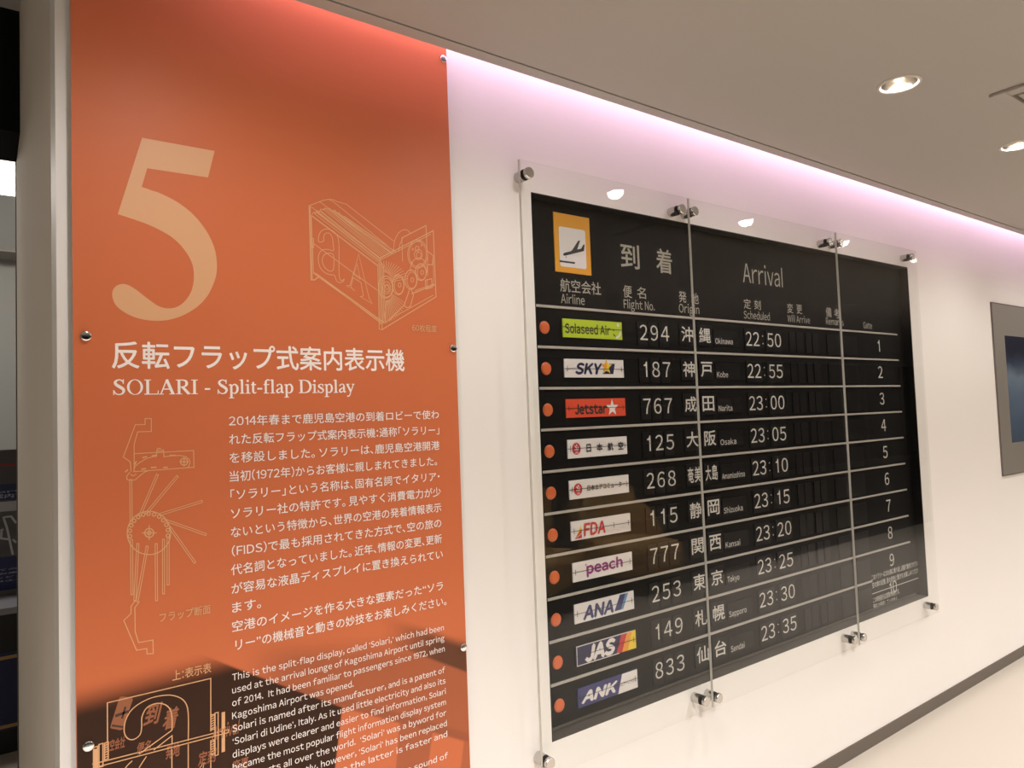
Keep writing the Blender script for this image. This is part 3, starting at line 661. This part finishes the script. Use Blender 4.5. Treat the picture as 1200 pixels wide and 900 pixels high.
# the ten rows
ROWS = [('294', '沖縄', 'Okinawa', '22', '50'), ('187', '神戸', 'Kobe', '22', '55'), ('767', '成田', 'Narita', '23', '00'), ('125', '大阪', 'Osaka', '23', '05'), ('268', '奄美大島', 'Amamioshima', '23', '10'),
        ('115', '静岡', 'Shizuoka', '23', '15'), ('777', '関西', 'Kansai', '23', '20'), ('253', '東京', 'Tokyo', '23', '25'), ('149', '札幌', 'Sapporo', '23', '30'), ('833', '仙台', 'Sendai', '23', '35')]
xx = lambda a, b=392: bx(a, b)[0]
c1 = bx(638, 383.7)
PX0, PX1 = bx(658.7, 384)[0], bx(727.8, 388)[0]
PZ1, PZ0 = bx(658, 373.2)[1]-Z0, bx(659.5, 395.0)[1]-Z0
ROMX1 = {'Okinawa': 857.5, 'Kobe': 850, 'Narita': 853, 'Osaka': 855.5, 'Amamioshima': 863.5, 'Shizuoka': 859, 'Kansai': 854, 'Tokyo': 851, 'Sapporo': 857.5, 'Sendai': 853}

# --- airline plates, drawn in a frame u 0..1 across and v 0..1 up
class Plate:
    def __init__(s, base, m, i, border=None, label=None):
        s.x0, s.x1 = PX0, PX1; s.z0, s.z1 = Z0-i*DZ+PZ0, Z0-i*DZ+PZ1; s.k = 0
        s.o = build(MB().box(s.x0, s.x1, YB-0.004, YB, s.z0, s.z1), 'airline_plate', m, board, label=label)
    def q(s, u, v): return (s.x0+(s.x1-s.x0)*u, s.z0+(s.z1-s.z0)*v)
    def Y(s): s.k += 1; return YB-0.004-0.0004*s.k
    def poly(s, name, m, *polys):
        mb = MB(); y = s.Y()
        for p in polys: mb.poly([s.q(*a) for a in p], y)
        return build(mb, name, m, s.o)
    def txt(s, name, m, items, shear=0.0, bold=0.0):
        mb = MB(); y = s.Y()
        for body, u0, u1, v0, v1, cap in items:
            a, b = s.q(u0, v0), s.q(u1, v1); mb.text(body, a[0], b[0], a[1], b[1], y, cap, shear, bold)
        return build(mb, name, m, s.o)
    def split(s, v=0.5, ticks=(0.04, 0.955), m=None):
        mb = MB(); y = s.Y(); a, b = s.q(-0.01, v), s.q(1.01, v); mb.ribbon([a, b], 0.0017, y)
        for t_ in ticks: mb.ribbon([s.q(t_, v-0.15), s.q(t_, v+0.15)], 0.0022, y)
        build(mb, 'split_line', m or m_split, s.o)
    def star(s, u, v, r, rot=0.0, ar=1.0):
        c = s.q(u, v); R = (s.z1-s.z0)*r; pts = []
        for k in range(10):
            a = math.pi/2+k*math.pi/5+rot; rr = R if k % 2 == 0 else R*0.40
            X, Z = c[0]+rr*math.cos(a)*ar, c[1]+rr*math.sin(a); pts.append(((X-s.x0)/(s.x1-s.x0), (Z-s.z0)/(s.z1-s.z0)))
        return pts
    def dots(s, u, v, r, n=20, ar=1.0):
        c = s.q(u, v); R = (s.z1-s.z0)*r
        return [((c[0]+R*ar*math.cos(2*math.pi*k/n)-s.x0)/(s.x1-s.x0), (c[1]+R*math.sin(2*math.pi*k/n)-s.z0)/(s.z1-s.z0)) for k in range(n)]

p = Plate(0, m_lime, 0, label='lime green airline plate')
p.txt('lettering', m_olive, [('Solaseed Air', 0.035, 0.79, 0.24, 0.72, True)], bold=0.035)
p.poly('swoosh', m_white, cr([(0.89, 0.05), (0.94, 0.12), (0.975, 0.3), (0.97, 0.52), (0.955, 0.4), (0.93, 0.25), (0.88, 0.12)], 3, True), p.dots(0.93, 0.82, 0.10))
p.poly('emblem', m_olive, cr([(0.83, 0.32), (0.85, 0.2), (0.88, 0.15), (0.86, 0.27)], 3, True), p.dots(0.845, 0.52, 0.045))
p.split(0.55, ())
p = Plate(0, m_white, 1)
p.txt('lettering', m_navy, [('SKY', 0.17, 0.58, 0.20, 0.76, True)], shear=0.25, bold=0.055)
p.poly('blue_flash', m_navy, [(0.745, 0.78), (0.845, 0.78), (0.81, 0.20), (0.70, 0.20)], [(0.615, 0.20), (0.685, 0.38), (0.76, 0.20)])
st = p.star(0.695, 0.60, 0.46)
p.poly('gold_star', m_lemon, st)
p.poly('orange_star_half', m_amber, [st[0], st[1], (0.70, 0.6), st[5], st[4], st[3], st[2]] if False else [st[0], (0.70, 0.6), st[4], st[3], st[2], st[1]])
p.split(0.47)
p = Plate(0, m_red, 2, label='orange-red airline plate')
p.txt('lettering', m_ink, [('Jetstar', 0.14, 0.67, 0.19, 0.70, True)], bold=0.045)
p.poly('white_star', m_white, p.star(0.765, 0.47, 0.50))
p.split(0.49)
def crane(p, u):
    p.poly('red_emblem', m_crim, p.dots(u, 0.50, 0.32, 28, 0.95))
    mb = MB(); y = p.Y()
    mb.ribbon([p.q(u-0.025, 0.66), p.q(u+0.005, 0.52), p.q(u-0.01, 0.42)], 0.004, y); mb.ribbon([p.q(u, 0.74), p.q(u+0.012, 0.62)], 0.004, y); mb.ribbon([p.q(u-0.035, 0.45), p.q(u+0.02, 0.44), p.q(u+0.03, 0.6)], 0.0035, y)
    a, b = p.q(u-0.028, 0.24), p.q(u+0.034, 0.35); mb.text('JAL', a[0], b[0], a[1], b[1], y, True, bold=0.03)
    build(mb, 'emblem_mark', m_white, p.o)
p = Plate(0, m_white, 3); crane(p, 0.135)
for c_, a, b in (('日', 0.30, 0.37), ('本', 0.47, 0.565), ('航', 0.655, 0.75), ('空', 0.84, 0.93)):
    p.txt('character', m_ink, [(c_, a, b, 0.28, 0.70, False)], bold=0.03); p.k -= 1
p.k += 1
p.split(0.51)
p = Plate(0, m_white, 4); crane(p, 0.135)
p.txt('lettering', m_ink, [('日本エアコミューター', 0.285, 0.935, 0.36, 0.66, False)], bold=0.03)
p.split(0.51)
p = Plate(0, m_white, 5)
p.poly('yellow_flash', m_lemon, [(0.07, 0.15), (0.16, 0.80), (0.165, 0.42)])
p.poly('red_flash', m_crim, [(0.05, 0.08), (0.165, 0.58), (0.165, 0.08)])
p.poly('flash_gap', m_white, [(0.07, 0.13), (0.165, 0.36), (0.165, 0.32), (0.08, 0.12)])
p.txt('lettering', m_crim, [('FDA', 0.20, 0.55, 0.17, 0.80, True)], shear=0.10, bold=0.035)
p.txt('small_lettering', m_pale, [('フジドリームエアラインズ', 0.57, 0.985, 0.12, 0.33, False)])
p.split(0.49, (0.04, 0.70, 0.955))
p = Plate(0, m_white, 6)
p.txt('lettering', m_purple, [('peach', 0.225, 0.82, 0.31, 0.835, True)], bold=0.045)
p.poly('emblem', m_purple, p.dots(0.21, 0.80, 0.05))
p.split(0.50)
p = Plate(0, m_white, 7)
p.txt('lettering', m_blue, [('ANA', 0.14, 0.63, 0.13, 0.78, True)], shear=0.18, bold=0.05)
p.poly('blue_flash', m_blue, [(0.65, 0.14), (0.755, 0.96), (0.855, 0.96), (0.765, 0.14)])
p.poly('light_blue_flash', m_sky, [(0.765, 0.14), (0.80, 0.14), (0.90, 0.96), (0.855, 0.96)])
p.split(0.50)
p = Plate(0, m_navy, 8, label='navy airline plate with red, orange and yellow bands')
p.poly('red_band', m_crim, [(0.655, 0.0), (0.755, 1.0), (0.85, 1.0), (0.75, 0.0)]); p.poly('orange_band', m_amber, [(0.75, 0.0), (0.85, 1.0), (0.935, 1.0), (0.845, 0.0)]); p.poly('yellow_band', m_lemon, [(0.845, 0.0), (0.935, 1.0), (1.0, 1.0), (1.0, 0.0)])
p.txt('lettering', m_white, [('JAS', 0.14, 0.60, 0.12, 0.86, True)], shear=0.22, bold=0.065)
mb = MB(); y = p.Y(); mb.ribbon([p.q(0.70, 0.005), p.q(0.005, 0.005), p.q(0.005, 0.995), p.q(0.93, 0.995)], 0.0026, y); build(mb, 'white_border', m_white, p.o)
p.split(0.50, (0.69, 0.955))
p = Plate(0, m_royal, 9, label='royal blue airline plate with a white end')
p.poly('white_end', m_white, [(0.655, 0.0), (0.735, 1.0), (1.0, 1.0), (1.0, 0.0)])
p.txt('lettering', m_white, [('ANK', 0.06, 0.60, 0.20, 0.73, True)], shear=0.30, bold=0.055)
p.txt('small_lettering', m_ink, [('エアーニッポン', 0.70, 0.985, 0.36, 0.58, False)])
p.split(0.52, (0.03, 0.955))

for i, (num, org, rom, hh, mm) in enumerate(ROWS):
    dz = -i*DZ
    build(MB().lathe([(0.0, -0.004), (0.012, -0.0036), (0.0195, -0.002), (0.0205, 0.0)], (c1[0], YB, c1[1]+dz), 'Y', 32), 'indicator_lamp', m_lamp, board, smooth=60, label='orange round lamp')
    zb, zt = bx(750, 398.7)[1]+dz, bx(750, 380.4)[1]+dz
    # flight number: a flap for each digit
    f = MB()
    for k in range(3): a = xx(747+12.6*k-0.6); f.box(a, a+(xx(759.6)-xx(747))*0.93, YB-0.003, YB, zb-0.020, zt+0.012)
    fo = build(f, 'flight_number_flaps', m_cell, board)
    t = MB(); xs = [(749.2, 758.2), (761.5, 770.5), (774, 783)]
    for k, ch in enumerate(num):
        a, b = xs[k]
        t.digit(ch, xx(a), xx(b), zb, zt, YB-0.0034)
    build(t, 'digits', m_digit, fo)
    build(MB().box(xx(746.5), xx(784.5), YB-0.0037, YB-0.0030, (zb+zt)/2-0.0007, (zb+zt)/2+0.0007), 'split_line', m_split, fo)
    # origin
    oz0, oz1 = bx(799, 400.2)[1]+dz, bx(799, 382.8)[1]+dz
    f = MB().box(xx(795.5), xx(814.5), YB-0.003, YB, oz0-0.014, oz1+0.012).box(xx(816.5), xx(834), YB-0.003, YB, oz0-0.014, oz1+0.012)
    fo = build(f, 'origin_flaps', m_cell, board); t = MB()
    if len(org) == 2: spans = [(797.8, 811.3), (818.6, 831.8)]
    else: spans = [(797.2, 803.9), (805.2, 812.6), (818.0, 824.3), (825.4, 832.0)]
    for ch, (a, b) in zip(org, spans): t.text(ch, xx(a), xx(b), oz0, oz1, YB-0.0034, False, bold=0.012)
    build(t, 'characters', m_digit, fo)
    build(MB().box(xx(795.5), xx(814.5), YB-0.0037, YB-0.0030, (oz0+oz1)/2-0.0007, (oz0+oz1)/2+0.0007).box(xx(816.5), xx(834), YB-0.0037, YB-0.0030, (oz0+oz1)/2-0.0007, (oz0+oz1)/2+0.0007), 'split_line', m_split, fo)
    f = build(MB().box(xx(835.5), xx(864), YB-0.0025, YB, oz0-0.010, oz1-0.004), 'roman_name_flap', m_cell, board)
    z = bx(838, 402.7)[1]+dz; t = MB().text(rom, xx(837.2), xx(ROMX1[rom]), z, z+0.0205, YB-0.0029, True, bold=0.008); build(t, 'lettering', m_sub, f)
    # time
    tz0, tz1 = bx(874, 405.3)[1]+dz, bx(874, 388.6)[1]+dz
    f = MB()
    for (a, b) in ((871.5, 890), (896, 915)): f.box(xx(a), xx(b), YB-0.003, YB, tz0-0.018, tz1+0.012)
    fo = build(f, 'time_flaps', m_cell, board); t = MB()
    for ch, (a, b) in zip(hh+mm, ((873, 880), (881.5, 888.7), (898, 905), (906.8, 914))):
        t.digit(ch, xx(a), xx(b), tz0, tz1, YB-0.0034)
    t.disc(xx(893.4), tz0+(tz1-tz0)*0.22, 0.0027, YB-0.0006, 12); t.disc(xx(893.4), tz0+(tz1-tz0)*0.76, 0.0027, YB-0.0006, 12); build(t, 'digits', m_digit, fo)
    # blank flaps of the amended time and the remarks
    f = MB()
    for (a, b) in ((924, 931.5), (932.2, 940), (943, 950), (951, 958)): f.box(xx(a), xx(b), YB-0.003, YB, tz0-0.018, tz1+0.012)
    build(f, 'blank_time_flaps', m_cell, board)
    build(MB().box(xx(968), xx(1003), YB-0.003, YB, tz0-0.022, tz1+0.012), 'remark_flap', m_cell, board)
    # gate
    g0, g1 = bx(1026, 412)[1]+dz, bx(1026, 398)[1]+dz
    s_ = str(i+1)
    gm = MB()
    if i < 9: gm.digit(s_, bx(1027.0, 405)[0], bx(1032.2, 405)[0], g0, g1, YB-0.0006)
    else: gm.digit('1', bx(1023.6, 405)[0], bx(1028.4, 405)[0], g0, g1, YB-0.0006); gm.digit('0', bx(1028.6, 405)[0], bx(1033.4, 405)[0], g0, g1, YB-0.0006)
    build(gm, 'gate_number', m_digit, board)

# notice in the lower right corner of the board
n_ = MB(); YN = YB-0.0010
A = bx(1021.5, 683); B = bx(1079.5, 664)
sz = 0.031
for body, la, lb in (('このソラリーは30分毎に繰り返し自動で動作させています。', (1021.3, 679.5), (1080, 658.5)), ('空の旅の記憶、音の音色と動きをお楽しみください', (1022, 688.5), (1077, 668.5)),
                     ('この時刻表示は実際の時刻です。', (1023, 706), (1054, 694)), ('現在は使用していません。', (1023.3, 714), (1052.5, 703.5))):
    a, b = bx(*la), bx(*lb); n_.text(body, a[0], b[0], a[1]-0.004, a[1]+0.023, YN, False, bold=0.006)
n_.ribbon([bx(1022, 696), (bx(1086, 674)[0], bx(1022, 696)[1])], 0.0035, YN)
build(n_, 'notice_lettering', m_digit, board, label='small white notice in Japanese')

# ------------------------------------------------------------------ clear acrylic covers on steel standoffs
YA0, YA1 = 1.654, 1.664                           # front and back of the sheets
def ax(a, b): q = P(a, b, YA0); return (q.x, q.z)
za, zb = (ax(609, 185)[1]+ax(1074, 295)[1])/2, (ax(640, 905)[1]+ax(1100, 722)[1])/2
s0, s3 = ax(609, 185)[0], (ax(1075, 295)[0]+ax(1100, 722)[0])/2
s1 = (ax(807.5, 232)[0]+ax(837, 840)[0])/2; s2 = (ax(982.5, 275)[0]+ax(1006.5, 765)[0])/2
YW = WY-0.0013
def standoff(parent, cx, cz):
    r = 0.0172
    so = build(MB().lathe([(0.0, 0.0), (r, 0.0), (r, -(YW-YA1-0.003)), (0.0, -(YW-YA1-0.003))], (cx, YW, cz), 'Y', 32), 'standoff', m_steel, parent, smooth=40, label='brushed steel standoff')
    build(MB().lathe([(0.0, 0.003), (r*0.97, 0.003), (r*0.97, 0.0), (0.0, 0.0)], (cx, YA1, cz), 'Y', 32).lathe([(0.0, 0.0), (r*0.97, 0.0), (r*0.97, -0.003), (0.0, -0.003)], (cx, YA0, cz), 'Y', 32), 'gasket', m_rubber, so, smooth=40)
    build(MB().lathe([(0.0, 0.0), (r, 0.0), (r, -0.0085), (r-0.0018, -0.0105), (0.0, -0.0105)], (cx, YA0-0.003, cz), 'Y', 36), 'cap', m_steel, so, smooth=40)
gap = 0.003
tops = {0: [(621, 202), (800.5, 244.5)], 1: [(815, 247), (974, 283)], 2: [(985.5, 284), (1070.5, 300.5)]}
bots = {0: [(645, 896), (829, 822.5)], 1: [(843.5, 819), (1003.5, 751)], 2: [(1011.5, 748.5), (1098.5, 711.5)]}
LBL = ['clear acrylic cover over the left third of the arrival board', 'clear acrylic cover over the middle of the arrival board', 'narrow clear acrylic cover over the right end of the arrival board']
for k, (a, b) in enumerate(((s0, s1-gap), (s1, s2-gap), (s2, s3))):
    t = thing('acrylic_cover', LBL[k], 'cover', ((a+b)/2, YA0, zb), 'acrylic covers over the arrival board')
    m_ = MB(); m_.box(a, b, YA0, YA1, zb, za)
    m_.mi = [1, 0, 0, 0, 0, 0]
    o = build(m_, 'sheet', [m_clear, m_aedge], t, label='clear acrylic sheet with pale cut edges')
    for q in tops[k]+bots[k]:
        c = P(*q, YA0-0.0135); standoff(t, min(max(c.x, a+0.019), b-0.019), c.z)

# ------------------------------------------------------------------ screen on the right
YS = WY-0.007
sx0 = (P(1162, 355, YS).x+P(1176, 557, YS).x)/2; sz1 = P(1162, 355, YS).z; sz0 = P(1176, 557, YS).z
ix0 = (P(1177, 393, YS).x+P(1186, 519, YS).x)/2; iz1 = P(1177, 393, YS).z; iz0 = P(1186, 519, YS).z
sx1 = sx0+1.45; ix1 = sx1-(ix0-sx0)
scr = thing('wall_screen', 'wall screen in a grey metal frame right of the arrival board', 'screen', ((sx0+sx1)/2, YS, sz0))
f = MB()
for (a, b, c_, d_) in ((sx0, sx1, iz1, sz1), (sx0, sx1, sz0, iz0), (sx0, ix0, iz0, iz1), (ix1, sx1, iz0, iz1)): f.box(a, b, YS, WY, c_, d_)
build(f, 'frame', mat('grey_screen_frame', (0.34, 0.32, 0.28), 0.38, metal=0.4, bump=0.02), scr)
rim = MB()
for (a, b, c_, d_) in ((sx0-0.006, sx1+0.006, sz1, sz1+0.006), (sx0-0.006, sx1+0.006, sz0-0.006, sz0), (sx0-0.006, sx0, sz0, sz1), (sx1, sx1+0.006, sz0, sz1)): rim.box(a, b, YS-0.001, WY, c_, d_)
build(rim, 'rim', mat('dark_rim', (0.13, 0.11, 0.10), 0.5), scr)
ms = bpy.data.materials.new('cloudy_screen_picture'); ms.use_nodes = True
n = ms.node_tree.nodes; L = ms.node_tree.links; b = n['Principled BSDF']
tc = n.new('ShaderNodeTexCoord'); sp = n.new('ShaderNodeSeparateXYZ'); L.new(tc.outputs['Generated'], sp.inputs[0])
nz = n.new('ShaderNodeTexNoise'); nz.inputs['Scale'].default_value = 4; nz.inputs['Detail'].default_value = 6; L.new(tc.outputs['Generated'], nz.inputs['Vector'])
ad = n.new('ShaderNodeMath'); ad.operation = 'MULTIPLY_ADD'; ad.inputs[1].default_value = 0.3; L.new(nz.outputs['Fac'], ad.inputs[0]); L.new(sp.outputs['Z'], ad.inputs[2])
rp = n.new('ShaderNodeValToRGB'); e = rp.color_ramp.elements
e[0].position = 0.10; e[0].color = (0.045, 0.055, 0.068, 1); e[1].position = 1.15; e[1].color = (0.016, 0.016, 0.024, 1)
for pos, c in ((0.35, (0.055, 0.070, 0.090)), (0.62, (0.085, 0.105, 0.128)), (0.78, (0.12, 0.14, 0.155)), (0.90, (0.030, 0.036, 0.050))):
    x = e.new(pos); x.color = (*c, 1)
L.new(ad.outputs[0], rp.inputs[0]); L.new(rp.outputs[0], b.inputs['Emission Color']); b.inputs['Emission Strength'].default_value = 0.9
b.inputs['Base Color'].default_value = (0.01, 0.01, 0.012, 1); b.inputs['Roughness'].default_value = 0.15
build(MB().box(ix0, ix1, YS+0.003, WY-0.001, iz0, iz1), 'display', ms, scr, label='screen showing grey-blue clouds')

# ------------------------------------------------------------------ side gallery things, seen past the end of the wall
lf = thing('tube_light', 'white fluorescent ceiling light in the side gallery at the left edge of the photo', 'ceiling light', (-0.9, 4.7, P(10, 190, 4.7).z))
z1_, z0_ = P(5, 189, 4.7).z, P(5, 213.5, 4.7).z
build(MB().box(-2.2, 0.6, 4.7, 4.95, z0_, z1_), 'diffuser', mat('white_tube_diffuser', (0.9, 0.9, 0.9), 0.5, emit=BACK_COL, estr=BACK_STRENGTH), lf)
build(MB().box(-2.22, 0.62, 4.69, 4.96, z1_, z1_+0.03), 'housing', m_steel, lf)
build(MB().box(-2.0, -1.97, 4.8, 4.83, z1_+0.03, ZT+0.5).box(0.3, 0.33, 4.8, 4.83, z1_+0.03, ZT+0.5), 'hanger', m_steel, lf)

YPO = 4.64
def po(a, b): q = P(a, b, YPO); return (q.x, q.z)
plx0, plx1 = -1.2, 0.75
pz1, pz0 = po(10, 527)[1], P(10, 712, 4.30).z+0.001
poster = thing('display_poster', 'grey, navy and white exhibition board behind the end of the wall at the left edge', 'exhibition board', ((plx0+plx1)/2, YPO, pz0))
build(MB().box(plx0, plx1, YPO, YPO+0.02, pz0, pz1), 'backing', mat('charcoal_print', (0.085, 0.078, 0.082), 0.5), poster)
def band(name, ya, yb_, m, k=1): build(MB().box(plx0+0.001, plx1-0.001, YPO-0.0006*k, YPO, po(10, yb_)[1], po(10, ya)[1]), name, m, poster)
band('red_line', 543.5, 545.8, mat('deep_red_print', (0.32, 0.02, 0.025), 0.5)); band('navy_band', 567, 586, mat('navy_print', (0.022, 0.03, 0.10), 0.5)); band('white_band', 587.5, 599, mat('pale_print', (0.48, 0.48, 0.52), 0.5))
mph = mat('grey_photo_print', (0.13, 0.13, 0.135), 0.5, var=0.75, vscale=9.0); band('photo', 599, 652, mph); band('text_band', 652, 691, mat('blue_print', (0.022, 0.032, 0.125), 0.5)); band('foot', 691, 697, mat('grey_print', (0.2, 0.2, 0.2), 0.5))
t = MB(); yq = YPO-0.0012
for a, b in (((0, 622), (4, 620)), ((3, 606), (6, 607)), ((4, 606.5), (8, 618)), ((8, 618), (15, 650)), ((2, 620), (1, 632)), ((2, 631), (10, 632)), ((5, 606), (14, 605)), ((13, 605), (19, 613)), ((15, 632), (19, 636))):
    t.ribbon([po(*a), po(*b)], 0.010, yq)
build(t, 'photo_structure', mat('white_line_print', (0.62, 0.62, 0.64), 0.5), poster)
t = MB()
for (yy, h_, s_) in ((583.5, 0.022, '鹿児島空港の歴史をご案内する展示です'), (578, 0.016, 'Kagoshima Airport History'), (668, 0.010, '空港の施設と設備についてのご説明を掲載'), (672.5, 0.010, '開港以来の写真とともにお楽しみください'), (677, 0.010, '空港の歩みを年代順にたどる資料の展示'), (681, 0.008, '展示資料の一部は複製です')):
    z = po(10, yy)[1]; t.text(s_, -0.42, 0.42, z, z+h_, yq, False, bold=0.02)
build(t, 'poster_lettering', mat('pale_blue_print', (0.40, 0.42, 0.52), 0.5), poster)
YC = 4.30
def co(b): return P(10, b, YC).z
case = thing('display_plinth', 'black exhibition plinth with a blue band between gold lines at the lower left edge', 'plinth', (-0.3, YC, 0))
build(MB().box(-1.6, 1.0, YC, YC+0.8, co(893), co(712)-0.03), 'body', mat('black_laminate', (0.006, 0.006, 0.007), 0.5), case)
build(MB().box(-1.6, 1.0, YC+0.04, YC+0.76, 0.0, co(893)), 'base', mat('grey_toe_kick', (0.45, 0.45, 0.44), 0.6), case)
build(MB().box(-1.62, 1.02, YC-0.01, YC+0.82, co(712)-0.03, co(712)), 'top', mat('grey_shelf', (0.30, 0.30, 0.34), 0.4), case)
build(MB().box(-1.6, 1.0, YC-0.002, YC, co(855), co(765)), 'blue_band', mat('deep_blue', (0.006, 0.012, 0.075), 0.4), case)
for yy in (770, 850.5): build(MB().box(-1.6, 1.0, YC-0.003, YC-0.001, co(yy)-0.008, co(yy)+0.008), 'gold_line', mat('gold_line', (0.42, 0.25, 0.07), 0.4), case)
build(MB().box(plx0+0.2, plx1-0.2, YPO+0.02, YPO+0.05, pz0, pz1-0.05), 'support', m_steel, poster)

# ------------------------------------------------------------------ lounge chairs across the lobby, seen in the acrylic
m_cloth = mat('brown_upholstery', (0.50, 0.28, 0.08), 0.8, bump=0.2, bscale=400, var=0.1)
m_cbase = mat('black_chair_base', (0.01, 0.01, 0.01), 0.5)
def chair(x, y, rz):
    t = thing('lounge_chair', 'brown rounded lounge chair on a black base, seen only as a reflection in the acrylic', 'chair', (x, y, 0), 'lounge chairs reflected in the board')
    R = Matrix.Rotation(rz, 3, 'Z'); O = Vector((x, y, 0))
    def mk(mb): mb.v = [tuple(O+R@Vector(v)) for v in mb.v]; return mb
    build(mk(MB().box(-0.36, 0.36, -0.34, 0.30, 0.16, 0.42)), 'seat', m_cloth, t, bevel=0.07, smooth=60)
    vs = []; fs = []; N = 20
    for k in range(N+1):
        a = math.pi*k/N; cx, cy = -0.42*math.cos(a), 0.02+0.36*math.sin(a); top = 0.44+0.40*math.sin(a)**0.7
        for (rr, z) in ((1.0, 0.16), (1.0, top-0.03), (0.93, top), (0.82, top-0.03), (0.82, 0.16)): vs.append((cx*rr, 0.02+(cy-0.02)*rr, z))
    for k in range(N):
        for j in range(5): fs.append((k*5+j, k*5+(j+1) % 5, (k+1)*5+(j+1) % 5, (k+1)*5+j))
    fs += [tuple(range(5)), tuple(N*5+j for j in range(5))]
    build(mk(MB().add(vs, fs)), 'backrest', m_cloth, t, smooth=60)
    build(mk(MB().lathe([(0.0, 0.0), (0.33, 0.0), (0.33, 0.13), (0.28, 0.16), (0.0, 0.16)], (0, 0, 0), 'Z', 32)), 'base', m_cbase, t, smooth=40)
for (x, y, a) in ((3.55, -1.30, 2.7), (4.55, -1.20, 3.3), (3.3, -2.6, 0.2), (4.4, -2.7, 0.0), (5.5, -2.6, 0.3)): chair(x, y, a)
